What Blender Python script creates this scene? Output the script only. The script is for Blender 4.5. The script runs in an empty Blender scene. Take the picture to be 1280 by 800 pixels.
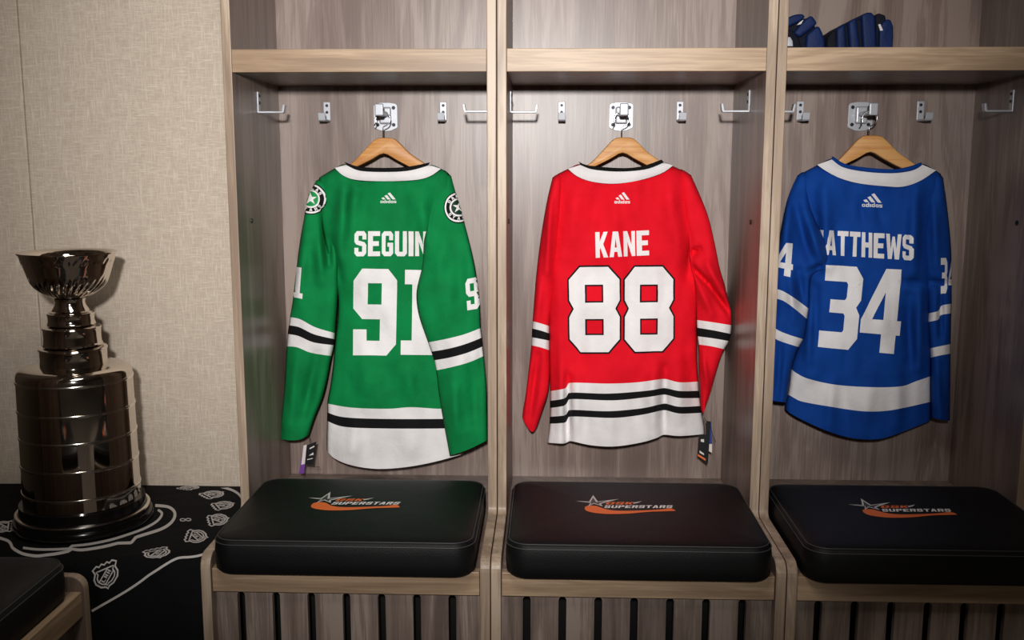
import bpy, bmesh, math, random
from mathutils import Vector, Matrix, noise
from mathutils.bvhtree import BVHTree
from mathutils.geometry import tessellate_polygon
random.seed(4)
S = bpy.context.scene
COL = S.collection
PI = math.pi

# ------------------------------------------------------------------ camera
F = 1241.71
YAW, PIT, ROLL = 0.0355, 0.15233, -0.00086
CAM = Vector((0.7653, -2.36711, 1.30042))
MC = Matrix.Rotation(YAW, 3, 'Z') @ Matrix.Rotation(-PIT, 3, 'X') @ Matrix.Rotation(ROLL, 3, 'Y')
cd = bpy.data.cameras.new('camera'); cd.sensor_width = 36.0; cd.lens = F / 1280 * 36; cd.clip_start = 0.05
cam = bpy.data.objects.new('camera', cd); COL.objects.link(cam)
r_, f_, u_ = MC.col[0], MC.col[1], MC.col[2]
cam.matrix_world = Matrix(((r_.x, u_.x, -f_.x, CAM.x), (r_.y, u_.y, -f_.y, CAM.y), (r_.z, u_.z, -f_.z, CAM.z), (0, 0, 0, 1)))
S.camera = cam

def ray(px, py):
    return MC @ Vector(((px - 640) / F, 1.0, -(py - 400) / F))
def PY(px, py, Y):
    d = ray(px, py); return CAM + d * ((Y - CAM.y) / d.y)
def PZ(px, py, Z):
    d = ray(px, py); return CAM + d * ((Z - CAM.z) / d.z)

# ------------------------------------------------------------------ dimensions
U, T, D, B = 0.645, 0.0233, 0.4045, 0.30
SH_T, SH_B, RAIL_T, RAIL_B = 1.5732, 1.5207, 0.42, 0.3655
WALL_Y = 0.43

# ------------------------------------------------------------------ materials
def srgb(r, g, b):
    def c(v):
        v /= 255.0
        return v / 12.92 if v <= 0.04045 else ((v + 0.055) / 1.055) ** 2.4
    return (c(r), c(g), c(b), 1)

def mat(name, col, rough=0.6, metal=0.0, spec=0.5):
    m = bpy.data.materials.new(name); m.use_nodes = True
    b = m.node_tree.nodes['Principled BSDF']
    b.inputs['Base Color'].default_value = col
    b.inputs['Roughness'].default_value = rough
    b.inputs['Metallic'].default_value = metal
    b.inputs['Specular IOR Level'].default_value = spec
    return m

def nd(m, t, **kw):
    n = m.node_tree.nodes.new(t)
    for k, v in kw.items(): setattr(n, k, v)
    return n

def wood(name, dark, mid, light, axis, rough=0.42, spec=0.4):
    m = mat(name, mid, rough, 0, spec); nt = m.node_tree; L = nt.links.new
    b = nt.nodes['Principled BSDF']
    tc = nd(m, 'ShaderNodeTexCoord'); oi = nd(m, 'ShaderNodeObjectInfo')
    addr = nd(m, 'ShaderNodeVectorMath', operation='ADD')
    sc = nd(m, 'ShaderNodeVectorMath', operation='SCALE'); sc.inputs[0].default_value = (3.1, 5.7, 2.3)
    L(oi.outputs['Random'], sc.inputs['Scale']); L(tc.outputs['Object'], addr.inputs[0]); L(sc.outputs[0], addr.inputs[1])
    def stretched(a, c, det, dist):
        mp = nd(m, 'ShaderNodeMapping')
        s = [c, c, c]; s[axis] = a; mp.inputs['Scale'].default_value = s
        n = nd(m, 'ShaderNodeTexNoise'); n.inputs['Scale'].default_value = 1.0
        n.inputs['Detail'].default_value = det; n.inputs['Distortion'].default_value = dist; n.inputs['Roughness'].default_value = 0.6
        L(addr.outputs[0], mp.inputs['Vector']); L(mp.outputs[0], n.inputs['Vector']); return n
    n1 = stretched(1.3, 14, 4, 1.6); n2 = stretched(7, 210, 3, 0.3); n3 = stretched(0.8, 5, 2, 0.5)
    mx = nd(m, 'ShaderNodeMath', operation='MULTIPLY_ADD'); mx.inputs[1].default_value = 0.45
    L(n2.outputs['Fac'], mx.inputs[0]); L(n1.outputs['Fac'], mx.inputs[2])
    m2 = nd(m, 'ShaderNodeMath', operation='MULTIPLY_ADD'); m2.inputs[1].default_value = 0.5
    L(n3.outputs['Fac'], m2.inputs[0]); L(mx.outputs[0], m2.inputs[2])
    cr = nd(m, 'ShaderNodeValToRGB'); e = cr.color_ramp.elements
    e[0].position = 0.72; e[0].color = dark; e[1].position = 1.25 if False else 1.0; e[1].color = light
    k = e.new(0.92); k.color = mid
    sub = nd(m, 'ShaderNodeMath', operation='MULTIPLY'); sub.inputs[1].default_value = 0.92
    L(m2.outputs[0], sub.inputs[0]); L(sub.outputs[0], cr.inputs['Fac']); L(cr.outputs['Color'], b.inputs['Base Color'])
    bp = nd(m, 'ShaderNodeBump'); bp.inputs['Strength'].default_value = 0.12; bp.inputs['Distance'].default_value = 0.001
    L(n2.outputs['Fac'], bp.inputs['Height']); L(bp.outputs[0], b.inputs['Normal'])
    return m

def fabric(name, col, col2, rough=0.85, scale=900, bump=0.25):
    m = mat(name, col, rough, 0, 0.2); nt = m.node_tree; L = nt.links.new; b = nt.nodes['Principled BSDF']
    tc = nd(m, 'ShaderNodeTexCoord')
    n = nd(m, 'ShaderNodeTexNoise'); n.inputs['Scale'].default_value = 14; n.inputs['Detail'].default_value = 5
    L(tc.outputs['Object'], n.inputs['Vector'])
    cr = nd(m, 'ShaderNodeValToRGB'); cr.color_ramp.elements[0].position = .3; cr.color_ramp.elements[0].color = col2
    cr.color_ramp.elements[1].position = .65; cr.color_ramp.elements[1].color = col
    L(n.outputs['Fac'], cr.inputs['Fac']); L(cr.outputs['Color'], b.inputs['Base Color'])
    w = nd(m, 'ShaderNodeTexNoise'); w.inputs['Scale'].default_value = scale * .25; w.inputs['Detail'].default_value = 2
    L(tc.outputs['Object'], w.inputs['Vector'])
    n2 = nd(m, 'ShaderNodeTexNoise'); n2.inputs['Scale'].default_value = 22; n2.inputs['Detail'].default_value = 3
    L(tc.outputs['Object'], n2.inputs['Vector'])
    ad = nd(m, 'ShaderNodeMath', operation='MULTIPLY_ADD'); ad.inputs[1].default_value = 6.0
    L(n2.outputs['Fac'], ad.inputs[0]); L(w.outputs['Fac'], ad.inputs[2])
    bp = nd(m, 'ShaderNodeBump'); bp.inputs['Strength'].default_value = bump; bp.inputs['Distance'].default_value = 0.002
    L(ad.outputs[0], bp.inputs['Height']); L(bp.outputs[0], b.inputs['Normal'])
    return m

def wallpaper(name):
    m = mat(name, srgb(196, 186, 172), .75, 0, .25); nt = m.node_tree; L = nt.links.new; b = nt.nodes['Principled BSDF']
    tc = nd(m, 'ShaderNodeTexCoord')
    def st(s, d):
        mp = nd(m, 'ShaderNodeMapping'); mp.inputs['Scale'].default_value = s
        n = nd(m, 'ShaderNodeTexNoise'); n.inputs['Scale'].default_value = 1; n.inputs['Detail'].default_value = d; n.inputs['Roughness'].default_value = .65
        L(tc.outputs['Object'], mp.inputs['Vector']); L(mp.outputs[0], n.inputs['Vector']); return n
    h = st((34, 34, 420), 3); v = st((420, 34, 26), 3); g = st((5, 5, 5), 2)
    a = nd(m, 'ShaderNodeMath', operation='MAXIMUM')
    L(h.outputs['Fac'], a.inputs[0]); L(v.outputs['Fac'], a.inputs[1])
    cr = nd(m, 'ShaderNodeValToRGB'); e = cr.color_ramp.elements
    e[0].position = .46; e[0].color = srgb(200, 183, 166); e[1].position = .76; e[1].color = srgb(234, 221, 203)
    k = e.new(.58); k.color = srgb(214, 199, 182)
    L(a.outputs[0], cr.inputs['Fac']); L(cr.outputs['Color'], b.inputs['Base Color'])
    bp = nd(m, 'ShaderNodeBump'); bp.inputs['Strength'].default_value = .25; bp.inputs['Distance'].default_value = .001
    L(a.outputs[0], bp.inputs['Height']); L(bp.outputs[0], b.inputs['Normal'])
    return m

def leather(name):
    m = mat(name, srgb(13, 13, 14), .55, 0, .22); nt = m.node_tree; L = nt.links.new; b = nt.nodes['Principled BSDF']
    tc = nd(m, 'ShaderNodeTexCoord')
    v = nd(m, 'ShaderNodeTexVoronoi'); v.inputs['Scale'].default_value = 420
    L(tc.outputs['Object'], v.inputs['Vector'])
    n = nd(m, 'ShaderNodeTexNoise'); n.inputs['Scale'].default_value = 9; L(tc.outputs['Object'], n.inputs['Vector'])
    ad = nd(m, 'ShaderNodeMath', operation='MULTIPLY_ADD'); ad.inputs[1].default_value = 5; L(n.outputs['Fac'], ad.inputs[0]); L(v.outputs['Distance'], ad.inputs[2])
    bp = nd(m, 'ShaderNodeBump'); bp.inputs['Strength'].default_value = .3; bp.inputs['Distance'].default_value = .0012
    L(ad.outputs[0], bp.inputs['Height']); L(bp.outputs[0], b.inputs['Normal'])
    return m

M = {}
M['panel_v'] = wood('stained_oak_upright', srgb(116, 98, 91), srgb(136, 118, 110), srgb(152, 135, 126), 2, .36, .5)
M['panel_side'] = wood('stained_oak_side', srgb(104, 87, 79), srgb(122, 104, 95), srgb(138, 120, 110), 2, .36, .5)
M['edge_v'] = wood('oak_edge_upright', srgb(140, 120, 103), srgb(168, 147, 127), srgb(186, 166, 146), 2)
M['edge_h'] = wood('oak_rail', srgb(140, 116, 93), srgb(166, 140, 114), srgb(184, 158, 131), 0)
M['slat_v'] = wood('stained_oak_slats', srgb(104, 89, 82), srgb(134, 118, 109), srgb(156, 140, 130), 2)
M['slot_shade'] = mat('slot_shade_black', srgb(14, 12, 11), .9)  # near-black colour for the shade painted behind the slots
M['wall'] = wallpaper('linen_wallpaper')
M['paint'] = mat('room_wall_paint', srgb(118, 109, 101), .8)
M['ceil'] = mat('ceiling_paint', srgb(150, 146, 140), .9)
M['carpet'] = fabric('carpet_fabric', srgb(128, 122, 116), srgb(110, 104, 98))
M['leather'] = leather('black_leather')
M['stitch'] = mat('grey_thread', srgb(58, 58, 60), .5)
M['steel'] = mat('satin_steel', srgb(186, 188, 194), .42, .3)
M['screw'] = mat('dark_screw', srgb(22, 24, 32), .45, .3)
M['chrome'] = mat('polished_silver', srgb(216, 208, 198), .07, 1.0)
M['ring'] = mat('bright_silver', srgb(238, 232, 222), .16, 1.0)
M['base'] = mat('black_lacquer', srgb(14, 13, 13), .18, 0, .5)
M['cloth'] = fabric('black_cloth', srgb(15, 15, 17), srgb(10, 10, 11), .9)
M['print'] = mat('white_print', srgb(205, 200, 198), .8)
M['hanger'] = wood('hanger_wood', srgb(186, 122, 60), srgb(208, 146, 82), srgb(220, 164, 100), 0, .45)
M['wire'] = mat('hanger_wire', srgb(190, 190, 192), .25, 1.0)
M['green'] = fabric('green_knit', srgb(0, 128, 66), srgb(0, 112, 56))
M['red'] = fabric('red_knit', srgb(226, 10, 34), srgb(212, 4, 28))
M['blue'] = fabric('blue_knit', srgb(8, 66, 150), srgb(4, 56, 136))
M['white'] = fabric('white_knit', srgb(232, 228, 228), srgb(220, 216, 216))
M['black'] = fabric('black_knit', srgb(17, 16, 18), srgb(12, 12, 13))
M['twill'] = fabric('white_twill', srgb(236, 233, 233), srgb(224, 220, 220), .75)
M['orange'] = mat('orange_print', srgb(236, 112, 48), .6)
M['tagblack'] = mat('tag_black', srgb(16, 16, 20), .45)
M['tagpurple'] = mat('tag_purple', srgb(112, 62, 148), .5)
M['tagblue'] = mat('tag_blue', srgb(28, 58, 140), .5)
M['tagwhite'] = mat('tag_white', srgb(222, 214, 208), .5)
M['patchgreen'] = mat('patch_green', srgb(0, 140, 70), .7)
M['patchdark'] = mat('patch_dark_green', srgb(4, 52, 34), .7)
M['navy'] = fabric('navy_nylon', srgb(14, 36, 84), srgb(9, 27, 66), .6)
M['navydark'] = fabric('navy_mesh', srgb(14, 18, 34), srgb(10, 12, 22), .8)

# ------------------------------------------------------------------ object helpers
def setp(o, label=None, cat=None, group=None, kind=None):
    if label: o['label'] = label
    if cat: o['category'] = cat
    if group: o['group'] = group
    if kind: o['kind'] = kind
    return o
def empty(name, loc=(0, 0, 0), rz=0.0):
    o = bpy.data.objects.new(name, None); COL.objects.link(o); o.location = loc; o.rotation_euler = (0, 0, rz)
    o.empty_display_size = .05
    return o
def rootloc(p):
    v = Vector((0, 0, 0))
    while p is not None:
        v += p.location; p = p.parent
    return v
def link(name, bm, mats, parent=None, smooth=False, world=False, auto=None):
    me = bpy.data.meshes.new(name)
    if world and parent is not None:
        bmesh.ops.translate(bm, verts=bm.verts, vec=-rootloc(parent))
    bm.to_mesh(me); bm.free()
    if not isinstance(mats, (list, tuple)): mats = [mats]
    for m in mats: me.materials.append(m)
    if smooth:
        for p in me.polygons: p.use_smooth = True
        if auto: me.set_sharp_from_angle(angle=math.radians(auto))
    o = bpy.data.objects.new(name, me); COL.objects.link(o)
    if parent is not None: o.parent = parent
    return o
def copy_tree(o, parent=None):
    c = o.copy(); COL.objects.link(c)
    if parent is not None: c.parent = parent
    for ch in [x for x in o.children]: copy_tree(ch, c)
    return c
def box(bm, a, b, bev=0.0, seg=2, mi=0):
    r = bmesh.ops.create_cube(bm, size=1.0)
    vs = r['verts']
    for v in vs:
        v.co = Vector([(a[i] + b[i]) / 2 + v.co[i] * (b[i] - a[i]) for i in range(3)])
    fs = set(f for v in vs for f in v.link_faces)
    for f in fs: f.material_index = mi
    if bev > 0:
        es = list(set(e for v in vs for e in v.link_edges))
        bmesh.ops.bevel(bm, geom=es, offset=bev, segments=seg, profile=.5, affect='EDGES')
    return vs
def prism(bm, pts, axis, a, b, mi_side=0, mi_cap=0, bev=0.0):
    """polygon pts (2-D) extruded along axis from a to b; for axis 0 pts=(y,z), axis 1 pts=(x,z), axis 2 pts=(x,y)"""
    def mk(p, t):
        return {0: (t, p[0], p[1]), 1: (p[0], t, p[1]), 2: (p[0], p[1], t)}[axis]
    va = [bm.verts.new(mk(p, a)) for p in pts]; vb = [bm.verts.new(mk(p, b)) for p in pts]
    n = len(pts); fs = []
    f1 = bm.faces.new(va); f2 = bm.faces.new(list(reversed(vb))); f1.material_index = f2.material_index = mi_cap
    for i in range(n):
        f = bm.faces.new((va[i], vb[i], vb[(i + 1) % n], va[(i + 1) % n])); f.material_index = mi_side; fs.append(f)
    bmesh.ops.recalc_face_normals(bm, faces=[f1, f2] + fs)
    if bev > 0:
        es = list(set(list(f1.edges) + list(f2.edges)))
        bmesh.ops.bevel(bm, geom=es, offset=bev, segments=2, profile=.5, affect='EDGES')
def tube(bm, pts, rad, n=8, closed=False, mi=0):
    pts = [Vector(p) for p in pts]; m = len(pts); rings = []
    up = Vector((0, 0, 1))
    for i, p in enumerate(pts):
        a = pts[(i - 1) % m] if (closed or i > 0) else p
        b = pts[(i + 1) % m] if (closed or i < m - 1) else p
        t = (b - a).normalized()
        ref = up if abs(t.dot(up)) < .95 else Vector((1, 0, 0))
        x = t.cross(ref).normalized(); y = t.cross(x).normalized()
        r = rad[i] if isinstance(rad, (list, tuple)) else rad
        rings.append([bm.verts.new(p + x * (r * math.cos(2 * PI * k / n)) + y * (r * math.sin(2 * PI * k / n))) for k in range(n)])
    # keep ring alignment
    for i in range(m if closed else m - 1):
        A, Bq = rings[i], rings[(i + 1) % m]
        best = min(range(n), key=lambda s: sum((A[k].co - Bq[(k + s) % n].co).length for k in range(0, n, 2)))
        if closed and i == m - 1:
            Bs = [Bq[(k + best) % n] for k in range(n)]
        else:
            Bs = [Bq[(k + best) % n] for k in range(n)]; rings[(i + 1) % m] = Bs
        for k in range(n):
            f = bm.faces.new((A[k], A[(k + 1) % n], Bs[(k + 1) % n], Bs[k])); f.material_index = mi; f.smooth = True
    if not closed:
        for rg in (rings[0], rings[-1]):
            f = bm.faces.new(rg); f.material_index = mi
    bmesh.ops.recalc_face_normals(bm, faces=bm.faces)
def lathe(bm, prof, n=128, c=(0, 0), mi=0, rfun=None):
    rings = []
    for (r, z) in prof:
        ring = []
        for k in range(n):
            th = 2 * PI * k / n
            rr = r if rfun is None else rfun(r, z, th)
            ring.append(bm.verts.new((c[0] + rr * math.cos(th), c[1] + rr * math.sin(th), z)))
        rings.append(ring)
    for i in range(len(rings) - 1):
        for k in range(n):
            f = bm.faces.new((rings[i][k], rings[i][(k + 1) % n], rings[i + 1][(k + 1) % n], rings[i + 1][k]))
            f.material_index = mi; f.smooth = True
    for rg in (rings[0], rings[-1]):
        if True:
            f = bm.faces.new(rg); f.material_index = mi
    bmesh.ops.recalc_face_normals(bm, faces=bm.faces)

# ------------------------------------------------------------------ the room
def struct(name, bm, m):
    return setp(link(name, bm, m), kind='structure')
RX0, RX1, RY0 = -0.96, 4.2, -4.6
bm = bmesh.new(); box(bm, (RX0 - .1, RY0 - .1, -.1), (RX1 + .1, WALL_Y + .1, 0)); struct('floor', bm, M['carpet'])
bm = bmesh.new(); box(bm, (RX0 - .1, RY0 - .1, 2.75), (RX1 + .1, WALL_Y + .1, 2.85)); struct('ceiling', bm, M['ceil'])
bm = bmesh.new()
box(bm, (-0.7035, WALL_Y, 0), (RX1, WALL_Y + .1, 2.75), .0025)
box(bm, (RX0, WALL_Y - .003, 0), (-0.7055, WALL_Y + .1, 2.75), .0025)
struct('wall_back', bm, M['wall'])
bm = bmesh.new(); box(bm, (RX0 - .1, RY0, 0), (RX0, WALL_Y + .1, 2.75)); struct('wall_left', bm, M['paint'])
bm = bmesh.new(); box(bm, (RX1, RY0, 0), (RX1 + .1, WALL_Y + .1, 2.75)); struct('wall_right', bm, M['paint'])
bm = bmesh.new(); box(bm, (RX0, RY0 - .1, 0), (RX1, RY0, 2.75)); struct('wall_front', bm, M['paint'])

# ------------------------------------------------------------------ locker
def arc(cx, cy, r, a0, a1, n=6):
    return [(cx + r * math.cos(math.radians(a0 + (a1 - a0) * i / n)), cy + r * math.sin(math.radians(a0 + (a1 - a0) * i / n))) for i in range(n + 1)]
TOPZ = 2.2
ARM = 0.452
def side_profile():
    p = [(D + .02, 0), (-B, 0)]
    p += arc(-B + .03, ARM - .03, .03, 180, 90)
    p += arc(-.018, ARM + .018, .018, 270, 360)
    p += [(0, TOPZ), (D + .02, TOPZ)]
    return p
def recolour(o, fn):
    for p in o.data.polygons: p.material_index = fn(p)
def make_hook(name, parent, loc, rz, big):
    bm = bmesh.new()
    if not big:
        w, h = .0095, .054
        box(bm, (-w, -.004, 0), (w, 0, h), .0015)
        box(bm, (-w, -.066, 0), (w, -.003, .005), .0012)
        prism(bm, [(-.060, 0), (-.066, 0), (-.0685, .003), (-.0715, .0205), (-.0665, .0215), (-.063, .0045)], 0, -w, w, bev=.0008)
    else:
        w, h = .033, .070
        pts = arc(-w + .009, h - .009, .009, 180, 90, 4) + [(-.012, h + .002), (.012, h + .002)] + arc(w - .009, h - .009, .009, 90, 0, 4) + \
              arc(w - .006, .008, .006, 0, -70, 3) + [(.014, -.004), (0, -.0055), (-.014, -.004)] + arc(-w + .006, .008, .006, -110, -180, 3)
        prism(bm, list(reversed(pts)), 1, -.004, 0, bev=.001)
        box(bm, (-.016, -.016, .014), (.016, -.003, .060), .005, 3)
        box(bm, (-.010, -.108, .033), (.010, -.012, .044), .003)
        box(bm, (-.0115, -.113, .031), (.0115, -.104, .063), .0032, 3)
    o = link(name, bm, M['steel'], parent)
    o.location = loc; o.rotation_euler = (0, 0, rz)
    spots = [(-.022, .012), (.022, .012), (-.022, .058), (.022, .058)] if big else [(0, .044), (0, .026)]
    for (x, z) in spots:
        b2 = bmesh.new()
        bmesh.ops.create_cone(b2, cap_ends=True, segments=16, radius1=.0052 if big else .0043, radius2=.0040 if big else .0034, depth=.0025,
                              matrix=Matrix.Translation((x, -.0048, z)) @ Matrix.Rotation(PI / 2, 4, 'X'))
        link('screw', b2, M['screw'], o)
    return o

def make_locker():
    root = empty('locker', (0, 0, 0))
    g = .0008
    for x0 in (g, U - T):
        bm = bmesh.new()
        prism(bm, side_profile(), 0, x0, x0 + T - g, 1, 0, .0022)
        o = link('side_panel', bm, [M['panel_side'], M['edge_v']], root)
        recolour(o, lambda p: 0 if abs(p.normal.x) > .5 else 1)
        # small dark shelf-pin hole plug
        b2 = bmesh.new(); s = 1 if x0 < .1 else -1
        xx = T if s > 0 else U - T
        bmesh.ops.create_cone(b2, cap_ends=True, segments=16, radius1=.0062, radius2=.0055, depth=.004,
                              matrix=Matrix.Translation((xx + s * .0005, .108, 1.168)) @ Matrix.Rotation(PI / 2, 4, 'Y'))
        link('hole_plug', b2, M['screw'], o)
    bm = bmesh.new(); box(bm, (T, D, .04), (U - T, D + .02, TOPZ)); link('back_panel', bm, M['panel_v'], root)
    bm = bmesh.new(); box(bm, (T, .001, SH_B), (U - T, D, SH_T), .0015)
    o = link('shelf', bm, [M['edge_h'], M['panel_side']], root); recolour(o, lambda p: 0 if p.normal.y < -.3 else 1)
    bm = bmesh.new(); box(bm, (T, .001, TOPZ - .03), (U - T, D, TOPZ), .0015); link('top_panel', bm, M['edge_h'], root)
    bm = bmesh.new(); box(bm, (T, -.27, .398), (U - T, D, .418), .001); link('seat_board', bm, M['panel_side'], root)
    bm = bmesh.new(); box(bm, (T + .0012, -.295, RAIL_B), (U - T - .0012, -.272, RAIL_T), .0018); link('front_rail', bm, M['edge_h'], root)
    # slatted front with seven round-topped slots
    bm = bmesh.new(); z0, z1 = .05, .395
    xs = [.0793 + i * .0797 for i in range(7)]; hw = .0088; zt = .3545
    y0, y1 = -.268, -.252
    edges = [T] + [v for x in xs for v in (x - hw, x + hw)] + [U - T]
    for i in range(0, len(edges), 2):
        box(bm, (edges[i], y0, z0), (edges[i + 1], y1, z1))
    for x in xs:
        pts = [(x - hw, z1), (x - hw, zt - hw)] + [(x + hw * math.cos(math.radians(a)), zt - hw + hw * math.sin(math.radians(a))) for a in range(180, -1, -20)] + [(x + hw, z1)]
        prism(bm, pts, 1, y0, y1)
        box(bm, (x - hw, y0, z0), (x + hw, y1, z0 + .05))
    bmesh.ops.remove_doubles(bm, verts=bm.verts, dist=1e-5)
    link('slatted_front', bm, M['slat_v'], root)
    bm = bmesh.new(); box(bm, (T, -.16, .04), (U - T, -.15, .396)); link('slot_shade_sheet', bm, M['slot_shade'], root)  # dark sheet standing in for the shade seen through the slots
    bm = bmesh.new(); box(bm, (T, -.26, 0), (U - T, D, .05)); link('plinth', bm, M['slat_v'], root)
    make_hook('wide_hook', root, (.319, D, 1.404), 0, True)
    for x in (.157, .478): make_hook('coat_hook', root, (x, D, 1.424), 0, False)
    make_hook('coat_hook', root, (T, .203, 1.437), PI / 2, False)
    make_hook('coat_hook', root, (U - T, .183, 1.437), -PI / 2, False)
    return root
LK = make_locker()
setp(LK, 'oak locker stall behind the green jersey, next to the wallpapered wall', 'locker', 'open wooden locker stalls')
for i, lab in ((1, 'middle oak locker stall behind the red jersey'), (2, 'shadowed right-hand oak locker stall behind the blue jersey, gloves on its shelf')):
    c = copy_tree(LK); c.location = (i * U, 0, 0); c['label'] = lab
c = copy_tree(LK); c.location = (-.502, -1.047, 0); c.rotation_euler = (0, 0, PI / 2)
c['label'] = 'dark locker stall cut off at the lower left corner, in front of the silver cup'

# ------------------------------------------------------------------ decal tools
GEO = {}
def world_geo(o):
    off = rootloc(o)
    return [v.co + off for v in o.data.vertices], [tuple(p.vertices) for p in o.data.polygons]
def bvh(*objs):
    V, Fc = [], []
    for o in objs:
        v, f = world_geo(o); n = len(V); V += v; Fc += [tuple(i + n for i in q) for q in f]
    return BVHTree.FromPolygons(V, Fc)
def area(p):
    return sum(p[i][0] * p[(i + 1) % len(p)][1] - p[(i + 1) % len(p)][0] * p[i][1] for i in range(len(p))) / 2
def offset(poly, d):
    """mitre offset; d>0 grows an outer loop"""
    p = [Vector((q[0], q[1])) for q in poly]; n = len(p); s = 1 if area(poly) > 0 else -1; out = []
    for i in range(n):
        a, b, c = p[i - 1], p[i], p[(i + 1) % n]
        e1 = (b - a).normalized(); e2 = (c - b).normalized()
        n1 = Vector((e1.y, -e1.x)) * s; n2 = Vector((e2.y, -e2.x)) * s
        k = n1 + n2; q = max(1 + n1.dot(n2), .35)
        out.append(tuple(b + k * (d / q)))
    return out
def flat_mesh(bm, loops, mi, maxlen):
    """2-D loops (outer + holes) -> triangles in z=0, split to edges below maxlen"""
    pts = [[Vector((q[0], q[1], 0)) for q in lp] for lp in loops]
    allp = [q for lp in pts for q in lp]
    vs = [bm.verts.new(q) for q in allp]
    fs = []
    for t in tessellate_polygon(pts):
        if len(set(t)) == 3:
            try: fs.append(bm.faces.new([vs[i] for i in t]))
            except ValueError: pass
    for f in fs: f.material_index = mi
    return vs
def split(bm, maxlen):
    for _ in range(7):
        es = [e for e in bm.edges if e.calc_length() > maxlen]
        if not es: break
        bmesh.ops.subdivide_edges(bm, edges=es, cuts=1)
        bmesh.ops.triangulate(bm, faces=bm.faces)
def decal(name, layers, tree, mats, parent, off=.0015, maxlen=3.0, step=.0007):
    """layers: list of (loops in picture coordinates, material index, level); cast onto a surface and lifted off it"""
    bm = bmesh.new()
    for loops, mi, lev in layers:
        b2 = bmesh.new(); flat_mesh(b2, loops, mi, maxlen); split(b2, maxlen)
        bad = []
        for v in b2.verts:
            h = tree.ray_cast(CAM, ray(v.co.x, v.co.y).normalized())
            if h[0] is None: bad.append(v); continue
            n = h[1]
            if n.dot(h[0] - CAM) > 0: n = -n
            v.co = h[0] + n * (off + lev * step)
        bmesh.ops.delete(b2, geom=bad, context='VERTS')
        me = bpy.data.meshes.new('t'); b2.to_mesh(me); b2.free(); bm.from_mesh(me); bpy.data.meshes.remove(me)
    for f in bm.faces:
        f.normal_update()
        if f.normal.dot(f.calc_center_median() - CAM) > 0: f.normal_flip()
    return link(name, bm, mats, parent, smooth=True, world=True)
def quad(tl, tr, br, bl):
    def m(p):
        x, y = p
        return tuple((tl[k] * (1 - x) + tr[k] * x) * (1 - y) + (bl[k] * (1 - x) + br[k] * x) * y for k in (0, 1))
    return m
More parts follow.
